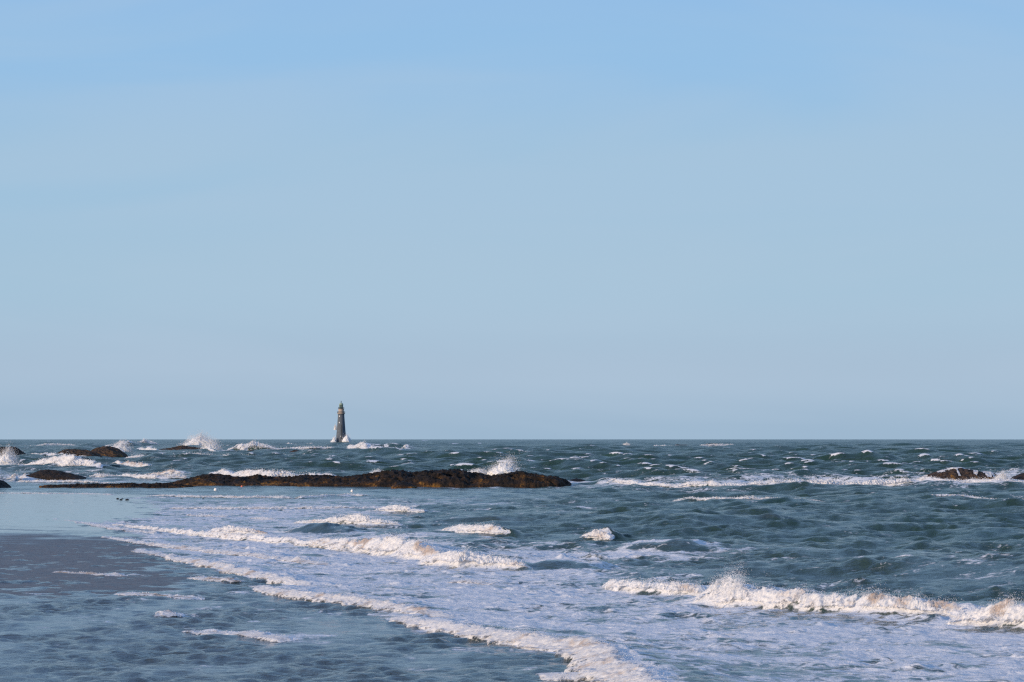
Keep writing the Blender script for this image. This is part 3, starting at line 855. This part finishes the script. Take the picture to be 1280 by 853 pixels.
# ------------------------------------------------------------------ spray thrown up by the rocks
def plume(label, px, base_py, wpx, hpx, lean=0.0, ydist=None, dens=1.0, core=True, seed=1, pw=2.2, soft=False):
    """a burst of spray: lumpy white core with droplets flung off it"""
    if ydist is None: _, ydist = sea_pt(px, base_py)
    ydist = float(ydist)
    m = ydist / F_PX
    x0 = (px - 640) * m; W = wpx * m; H = hpx * m
    z0 = float(height_at(base_py, ydist))
    root = empty('spray_burst', (x0, ydist, z0))
    tag(root, label, 'spray', 'bursts of spray over the rocks')
    nt, nz = 90, 46
    tt = np.linspace(0, 2 * np.pi, nt, endpoint=False); zz = np.linspace(0, 1, nz)
    R = (1 - zz ** pw) ** 0.75
    n1 = fbm(np.cos(tt)[None] * 1.3 + zz[:, None] * 1.8 + seed * 7, np.sin(tt)[None] * 1.3 + zz[:, None] * 1.5, 4, seed + 80, 0.5)
    n2 = 0.5 - np.abs(fbm(np.cos(tt)[None] * 3 + zz[:, None] * 4 + seed, np.sin(tt)[None] * 3 - zz[:, None] * 5, 3, seed + 90, 0.5)) * 1.6
    Rr = R[:, None] * (1 + 0.55 * n1 + 0.18 * n2)
    side = 1 + 0.30 * fbm(np.cos(tt) * 1.2 + seed, np.sin(tt) * 1.2, 3, seed + 17)[None]
    cx = Rr * np.cos(tt)[None] * W * 0.5 + lean * W * zz[:, None]
    cy = Rr * np.sin(tt)[None] * W * 0.35
    cz = (zz[:, None] * side * (1 + 0.12 * n2) * H) - 0.15 * H
    co = np.stack([cx, cy, cz], -1)
    if core:
        vs_, fs_ = [], []
        for k, (g, th) in enumerate((((0.97, 0.0), (1.06, 0.55)) if soft else ((0.90, 0.0), (1.02, 0.45), (1.16, 0.75), (1.32, 0.95)))):
            vs_.append(np.concatenate([(co * g).reshape(-1, 3), np.full((nt * nz, 1), th)], 1)); fs_.append(grid_quads(nz, nt, True) + k * nt * nz)
        vs_ = np.concatenate(vs_)
        mesh_from('spray_core', vs_[:, :3], np.concatenate(fs_), M['spray'], root, attrs=dict(thin=vs_[:, 3]))
    cnt = int(4500 * dens) if not soft else 260
    r = rng.integers(4, nz, cnt); c = rng.integers(0, nt, cnt)
    P = co[r, c] * (1 + rng.exponential(0.14, cnt))[:, None] + rng.normal(0, 0.03, (cnt, 3)) * H
    P[:, 2] += rng.exponential(0.08, cnt) * H
    droplets('spray', P, ydist / 2800 * rng.uniform(0.08, 0.24, cnt), root)
    return root


plume('upright fan of white spray at the left edge above the surf', 7, 583, 26, 20, 0.15, None, 1.0, True, 1)
plume('largest burst of spray, wide and domed, behind the low skerry', 247, 560, 40, 15, 0.1, None, 1.0, True, 2, 2.2)
plume('rounded puff of spray just in front of the largest burst', 264, 566, 24, 14, 0.0, None, .8, True, 3, 2.0)
plume('thin drifting spray on the right flank of the humped brown rock', 149, 567, 26, 13, 0.2, None, .7, True, 4)
plume('jagged spray leaping over the saddle of the long reef', 622, 596, 38, 21, 0.35, 282, 1.0, True, 5)
plume('low spray along the back of the long reef, left of the jagged burst', 596, 593, 22, 6, 0.1, 282, .5, True, 6)
plume('small crest of spray above the middle of the long reef', 470, 594, 16, 6, 0.2, 282, .4, True, 7)
plume('little splash against the front of the long reef beside the golden boulder', 527, 606.5, 9, 8, 0.2, None, .4, True, 8)
plume('spray drifting between the two rocks on the right', 1250, 602.5, 16, 10, 0.2, None, .8, True, 9)
plume('pointed spray over the small rounded rock', 317, 564, 14, 9, 0.1, None, .5, True, 10)
plume('white dab of spray far out left of the low reddish reef', 782, 559, 9, 4, 0.1, None, .3, True, 11)

# ------------------------------------------------------------------ lighthouse
LD = 2100.0
LPX = LD / F_PX
lx = (426.5 - 640) * LPX
lz0 = float(-LD * LD / (2 * R_E))
root = empty('lighthouse', (lx, LD, lz0))
tag(root, 'tall grey granite lighthouse standing alone in the sea on the horizon', 'lighthouse')
BASE_Z = float(height_at(554.0, LD)) - lz0


def hz(py): return float(height_at(py, LD)) - lz0


def lathe(name, prof, mat, parent, seg=48, loc=(0, 0, 0), smooth=False):
    t = np.linspace(0, 2 * np.pi, seg, endpoint=False)
    P = np.array(prof, float)
    co = np.stack([P[:, 0:1] * np.cos(t), P[:, 0:1] * np.sin(t), np.repeat(P[:, 1:2], seg, 1)], -1)
    o = mesh_from(name, co, grid_quads(len(P), seg, True), mat, parent, smooth=smooth)
    o.location = loc
    return o


zb, zg, zw, zl, zd, zt = -1.5, hz(518.2), hz(515.4), hz(511.2), hz(506.0), hz(504.0)
rb, rt = 7.0 * LPX, 4.0 * LPX
prof = [(0.01, zb)]
for i in range(40):
    t = i / 39
    prof.append((rb + (rt - rb) * (1 - (1 - t) ** 1.15), zb + (zg - zb) * t))
prof += [(rt * 1.06, zg + .05), (rt * 1.08, zg + .3), (0.01, zg + .3)]
lathe('tower', prof, M['granite'], root, smooth=True)
lathe('gallery', [(rt * .9, zg + .3), (rt * 1.08, zg + .32), (rt * 1.24, zg + .7), (rt * 1.24, zg + 1.0), (0.01, zg + 1.0)], M['pale'], root)
g2 = zg + 1.0
lathe('watch_room', [(rt * .86, g2), (rt * .86, zl - .5), (rt * .80, zl - .3), (0.01, zl - .3)], M['pale'], root)
lathe('lantern_gallery', [(rt * .5, zl - .3), (rt * .98, zl - .28), (rt * .98, zl), (0.01, zl)], M['rust'], root)


def tube(name, pts, r, mat, parent, seg=6, closed=False):
    P = [Vector(p) for p in pts]; vs = []; n = len(P)
    for i, p in enumerate(P):
        a = P[(i - 1) % n] if (closed or i) else P[0]; b = P[(i + 1) % n] if (closed or i < n - 1) else P[-1]
        d = (b - a).normalized(); up = Vector((0, 0, 1)) if abs(d.z) < .9 else Vector((1, 0, 0))
        u = d.cross(up).normalized(); w = d.cross(u)
        vs.append([p + (u * math.cos(k * 2 * math.pi / seg) + w * math.sin(k * 2 * math.pi / seg)) * r for k in range(seg)])
    if closed: vs.append(vs[0])
    co = np.array([[list(q) for q in ring] for ring in vs])
    return co, grid_quads(len(vs), seg, True)


def join(name, parts, mat, parent):
    cs, qs, o = [], [], 0
    for c, q in parts:
        c = c.reshape(-1, 3); cs.append(c); qs.append(q + o); o += len(c)
    return mesh_from(name, np.concatenate(cs), np.concatenate(qs), mat, parent)


def railing(name, r, z, h, n, mat):
    parts = []
    for hh in (h, h * .5):
        parts.append(tube('', [(r * math.cos(a), r * math.sin(a), z + hh) for a in np.linspace(0, 2 * np.pi, 32, endpoint=False)], .06, mat, None, 6, True))
    for a in np.linspace(0, 2 * np.pi, n, endpoint=False):
        parts.append(tube('', [(r * math.cos(a), r * math.sin(a), z - .02), (r * math.cos(a), r * math.sin(a), z + h)], .06, mat, None))
    return join(name, parts, mat, root)


railing('railing', rt * 1.18, g2, 1.2, 20, M['dark'])
railing('railing', rt * .92, zl, 1.1, 16, M['dark'])
lan = lathe('lantern_room', [(rt * .62, zl), (rt * .62, zl + .9), (rt * .56, zl + .95), (rt * .56, zd)], M['glass'], root, 16)
bars = [tube('', [(rt * .575 * math.cos(a), rt * .575 * math.sin(a), zl + .9), (rt * .575 * math.cos(a), rt * .575 * math.sin(a), zd)], .09, None, None) for a in np.linspace(0, 2 * np.pi, 12, endpoint=False)]
join('lantern_frame', bars, M['copper'], lan)
dome = [(rt * .68, zd - .05), (rt * .68, zd + .15)] + [(rt * .64 * math.cos(a), zd + .15 + (zt - zd) * math.sin(a)) for a in np.linspace(0, 1.45, 10)] + [(0.01, zt + .16)]
lathe('dome', dome, M['copper'], root, 24, smooth=True)
lathe('finial', [(.01, zt), (.12, zt + .1), (.12, zt + .4), (.38, zt + .6), (.42, zt + .85), (.3, zt + 1.1), (.07, zt + 1.25), (.05, zt + 2.0), (.01, zt + 2.1)], M['dark'], root, 12)


def window(px, py, wpx=.9, hpx=1.5):
    z = hz(py); t = (z - zb) / (zg - zb)
    r = rb + (rt - rb) * (1 - (1 - t) ** 1.15)
    sx = (px - 426.5) * LPX; a = math.asin(max(-1, min(1, sx / r)))
    w, h = wpx * LPX / 2, hpx * LPX / 2
    def box(w, h, y0, y1):
        c = np.array([[-w, y0, -h], [w, y0, -h], [w, y0, h], [-w, y0, h], [-w, y1, -h], [w, y1, -h], [w, y1, h], [-w, y1, h]], float)
        q = np.array([[0, 1, 2, 3], [7, 6, 5, 4], [0, 4, 5, 1], [1, 5, 6, 2], [2, 6, 7, 3], [3, 7, 4, 0]], np.int32)
        return c, q
    loc = Vector((math.sin(a) * r, -math.cos(a) * r, z))
    def put(name, c, q, mat, par):
        o = mesh_from(name, c, q, mat, par, smooth=False)
        return o
    c, q = box(w, h, -.12, .35)
    o = put('window', c, q, M['white'], root); o.location = loc; o.rotation_euler = (0, 0, a)  # lit window: its brightness is put into the plain white colour, pane included
    c, q = box(w * .55, h * .7, -.15, -.124)
    put('pane', c, q, M['white'], o)
    return o


window(424.6, 520.5); window(424.6, 528.5); window(426.3, 545.6, .7, 1.0)
# iron ladder down the landward side
lad = []
for sx in (-.28, .28):
    pts = []
    for i in range(12):
        t = i / 11 * .55 + .1
        r = rb + (rt - rb) * (1 - (1 - t) ** 1.15) + .18
        pts.append((sx + .6, -r, zb + (zg - zb) * t))
    lad.append(tube('', pts, .05, None, None))
for i in range(40):
    t = i / 39 * .55 + .1
    r = rb + (rt - rb) * (1 - (1 - t) ** 1.15) + .18
    lad.append(tube('', [(.32, -r, zb + (zg - zb) * t), (.88, -r, zb + (zg - zb) * t)], .035, None, None))
join('ladder', lad, M['dark'], root)

plume('rounded mound of spray on the right of the lighthouse foot', 433.6, 554.5, 11, 11.5, 0.0, LD - 9, .6, True, 21, 2.4, True)
plume('smaller pointed spray on the left of the lighthouse foot', 416.5, 554.5, 7.5, 8.5, 0.25, LD - 5, .4, True, 22, 1.4, True)
plume('single blob of spray hanging high at the left side of the lighthouse', 419.2, 537, 3.2, 5, 0.0, LD + 2, .15, True, 23, 2.5, True)


# ------------------------------------------------------------------ floats in the calm water behind the reef
def buoy(px, py, d, mat, label, tilt):
    x, y = sea_pt(px, py); x, y = float(x), float(y)
    r = d / 2
    rt_ = empty('buoy', (x, y, float(surf_z(np.array([x]), np.array([y]))[0])))
    rt_.rotation_euler = (tilt, tilt * .6, 0)
    tag(rt_, label, 'buoy')
    lathe('float', [(.005, -r * .8), (r * .55, -r * .7), (r * .95, -r * .1), (r, r * .4), (r * .85, r), (r * .5, r * 1.4), (.005, r * 1.5)], mat, rt_, 20, smooth=True)
    lathe('spindle', [(.005, r * 1.4), (.018, r * 1.4), (.018, r * 1.9), (.005, r * 1.9)], M['dark'], rt_, 8)


buoy(269.5, 614, .30, M['white'], 'white float bobbing by itself in front of the west end of the long reef', .15)
buoy(440.2, 616, .24, M['white'], 'smaller white float in front of the middle of the long reef', -.1)
buoy(302.3, 609.6, .20, M['red'], 'small orange float close against the long reef', .1)

# stranded weed clumps on the sheen
for i, (px, py, wp) in enumerate([(147, 624.5, 3), (151, 626, 3.5), (159, 626, 4.2), (153, 624.2, 2), (227, 624, 2.5), (254, 624.2, 2.2)]):
    lab = ['dark weed clump, leftmost of the tiny cluster on the shining wet sand', 'dark weed clump in the middle of the tiny cluster on the shining wet sand',
           'largest dark weed clump on the shining wet sand', 'smallest dark weed clump, just behind the tiny cluster',
           'dark weed clump alone in the foam right of the tiny cluster', 'dark weed clump farthest right, in the foam below the white float'][i]
    x, y = sea_pt(px, py); x, y = float(x), float(y); W = wp * y / F_PX
    nv, nl = 14, 20
    t = np.linspace(0, 2 * np.pi, nl, endpoint=False); e = np.linspace(0, 1, nv)
    rr2 = np.sin(e * np.pi / 2)[:, None] * (1 + .5 * fbm(np.cos(t)[None] * 1.5 + i * 5 + e[:, None], np.sin(t)[None] * 1.5, 3, i))
    cz = np.cos(e * np.pi / 2)[:, None] * W * .35 * (1 + .5 * fbm(np.cos(t)[None] * 2 + i, np.sin(t)[None] * 2 + e[:, None] * 2, 3, i + 4)) - .02
    co = np.stack([rr2 * np.cos(t)[None] * W * .55, rr2 * np.sin(t)[None] * W * .8, cz + 0.06], -1)
    o = mesh_from('seaweed_clump', co, grid_quads(nv, nl, True), M['rock'], attrs=dict(weed=np.zeros(nv * nl), tone=np.zeros(nv * nl)))
    o.location = (x, y, -y * y / (2 * R_E))
    tag(o, lab, 'seaweed', 'stranded seaweed clumps')

# ------------------------------------------------------------------ wet sand
sr = np.concatenate([np.arange(18, 45, .6), np.arange(45, 130, .22), np.arange(130, 420, .8)])
st = np.concatenate([np.linspace(-1.05, -.21, 50, endpoint=False), np.arange(-.21, -.05, 1 / 1500.)])
SY = np.repeat(sr[:, None], len(st), 1); SX = sr[:, None] * np.tan(st)[None]
spx = 640 + F_PX * np.tan(st)[None] / CP + 0 * SX; spy = row_of(sr)[:, None] + 0 * SX
spx = spx + 22 * fbm(SX / 3, SY / 3, 4, 91) * np.clip((spy - 600) / 80, .2, 1.5)
spy = spy + 7 * fbm(SX / 3.5, SY / 3.5, 4, 95) * np.clip((spy - 600) / 80, .15, 1.5)
S_ROWS = [600, 608, 614, 618, 630, 645, 658, 668, 690, 715, 738, 750, 765, 853]
S_COLS = [-2500, -400, 0, 60, 120, 180, 240, 300]
S_TAB = [[3.0, .3, -.2, -.25, -.3, -.3, -.3, -.3],
         [3.0, .3, -.08, -.15, -.2, -.25, -.3, -.3],
         [3.0, .4, -.02, -.04, -.08, -.15, -.2, -.3],
         [3.0, .5, .05, .04, .03, -.03, -.1, -.2],
         [3.0, .5, .10, .09, .07, .03, -.05, -.15],
         [3.0, .5, .11, .10, .07, .0, -.1, -.2],
         [3.0, .5, .10, .08, .03, -.03, -.1, -.2],
         [3.0, .5, .10, .09, .05, -.01, -.1, -.2],
         [3.0, .5, .03, .03, .03, .015, -.02, -.1],
         [3.0, .5, .03, .03, .03, .02, -.01, -.1],
         [3.0, .4, .015, .02, .02, .0, -.06, -.1],
         [3.0, .3, -.02, -.02, -.03, -.05, -.1, -.1],
         [3.0, .3, -.08, -.08, -.1, -.1, -.1, -.2],
         [3.0, .3, -.15, -.15, -.2, -.2, -.2, -.3]]
SZ = lattice(S_ROWS, S_COLS, S_TAB, spy, spx) + 0.02 * fbm(SX / 1.2, SY / 1.6, 4, 99) + 0.022 * fbm(SX / 0.45, SY / 0.40, 3, 101) + 0.035 * fbm(SX / 2.6, SY / 1.2, 4, 103) * sstep(664, 690, spy) - (SX ** 2 + SY ** 2) / (2 * R_E)
WET = lattice([600, 625, 650, 668, 684, 740, 760], [-400, 0, 120, 240], [[1, 1, 1, 1], [.7, .75, 1, 1], [.7, .85, 1, 1], [.5, .6, .6, .7], [.25, .2, .1, .2], [.2, .15, .1, .2], [.6, .7, .7, .7]], spy, spx)
sand = mesh_from('beach', np.stack([SX, SY, SZ], -1), grid_quads(len(sr), len(st)), M['sand'], attrs=dict(wet=WET))
tag(sand, 'wet brown sand shining with sky light at the left', 'beach', kind='structure')

# ------------------------------------------------------------------ light
SUN_EL = math.radians(11.0)
SUN_AZ = math.radians(-128.0)            # clockwise from the view direction: behind and left
sd = Vector((math.sin(SUN_AZ) * math.cos(SUN_EL), math.cos(SUN_AZ) * math.cos(SUN_EL), math.sin(SUN_EL)))
L = bpy.data.lights.new('sun', 'SUN'); L.energy = 4.1; L.angle = math.radians(0.5); L.color = (1.0, 0.79, 0.59)
lo = bpy.data.objects.new('sun', L); COL.objects.link(lo); lo.rotation_euler = (-sd).to_track_quat('-Z', 'Y').to_euler()

w = bpy.data.worlds.new('World'); scene.world = w; w.use_nodes = True
nt = w.node_tree; nt.nodes.clear(); n = N(nt)
sky = n.node('ShaderNodeTexSky'); sky.sky_type = 'NISHITA'; sky.sun_disc = False
sky.sun_elevation = SUN_EL; sky.sun_rotation = SUN_AZ % (2 * math.pi)
sky.altitude = 0; sky.air_density = 1.0; sky.dust_density = 0.4; sky.ozone_density = 2.0
tc = n.node('ShaderNodeTexCoord').outputs['Generated']
mp = n.node('ShaderNodeMapping'); nt.links.new(tc, mp.inputs[0]); mp.inputs['Scale'].default_value = (3.2, 3.2, 20); mp.inputs['Rotation'].default_value = (0, .10, 0)
ci = n.noise(mp.outputs[0], 1.3, 4, 0.45, 0.6)
sp = n.node('ShaderNodeSeparateXYZ'); nt.links.new(tc, sp.inputs[0])
rp = n.node('ShaderNodeValToRGB'); nt.links.new(sp.outputs[2], rp.inputs[0])
cr = rp.color_ramp; cr.interpolation = 'EASE'
SKY = [(0.0, (3.35, 4.8, 6.4)), (0.022, (3.90, 5.25, 6.8)), (0.055, (3.75, 5.5, 7.1)), (0.095, (3.5, 5.45, 7.35)), (0.135, (3.05, 5.3, 7.95)), (0.17, (2.8, 5.05, 8.1)), (0.30, (2.15, 4.1, 8.0)), (0.6, (1.5, 3.0, 6.6)), (1.0, (1.2, 2.5, 5.6))]
while len(cr.elements) < len(SKY): cr.elements.new(0.5)
for e, (p, c) in zip(cr.elements, SKY):
    e.position = p; e.color = c4(*[v / 10 for v in c])
sc_ = n.node('ShaderNodeMix', data_type='RGBA', blend_type='MULTIPLY'); sc_.inputs[0].default_value = 1.0
nt.links.new(rp.outputs[0], sc_.inputs[6]); sc_.inputs[7].default_value = c4(10, 10, 10)
clear = n.mix(0.95, sky.outputs[0], sc_.outputs[2])
col = n.mix(n.rng(ci, 0.38, 0.66, 0.0, 0.30), clear, c4(4.5, 5.75, 7.1))
bg = n.node('ShaderNodeBackground'); nt.links.new(col, bg.inputs[0]); bg.inputs[1].default_value = 0.10
wo = n.node('ShaderNodeOutputWorld'); nt.links.new(bg.outputs[0], wo.inputs[0])

# ------------------------------------------------------------------ camera and render settings
cam = bpy.data.cameras.new('camera'); co_ = bpy.data.objects.new('camera', cam); COL.objects.link(co_)
cam.sensor_fit = 'HORIZONTAL'; cam.sensor_width = 36.0; cam.lens = 36.0 * F_PX / 1280.0
cam.clip_start = 0.5; cam.clip_end = 60000
co_.location = (0, 0, CAM_H); co_.rotation_euler = (math.pi / 2 + PITCH, 0, 0)
scene.camera = co_
scene.cycles.use_denoising = False
scene.cycles.filter_width = 1.3
scene.cycles.transparent_max_bounces = 64
scene.cycles.sample_clamp_indirect = 4.0
vs = scene.view_settings
vs.view_transform = 'Standard'; vs.look = 'None'; vs.exposure = 0.0; vs.gamma = 1.0; vs.use_curve_mapping = False
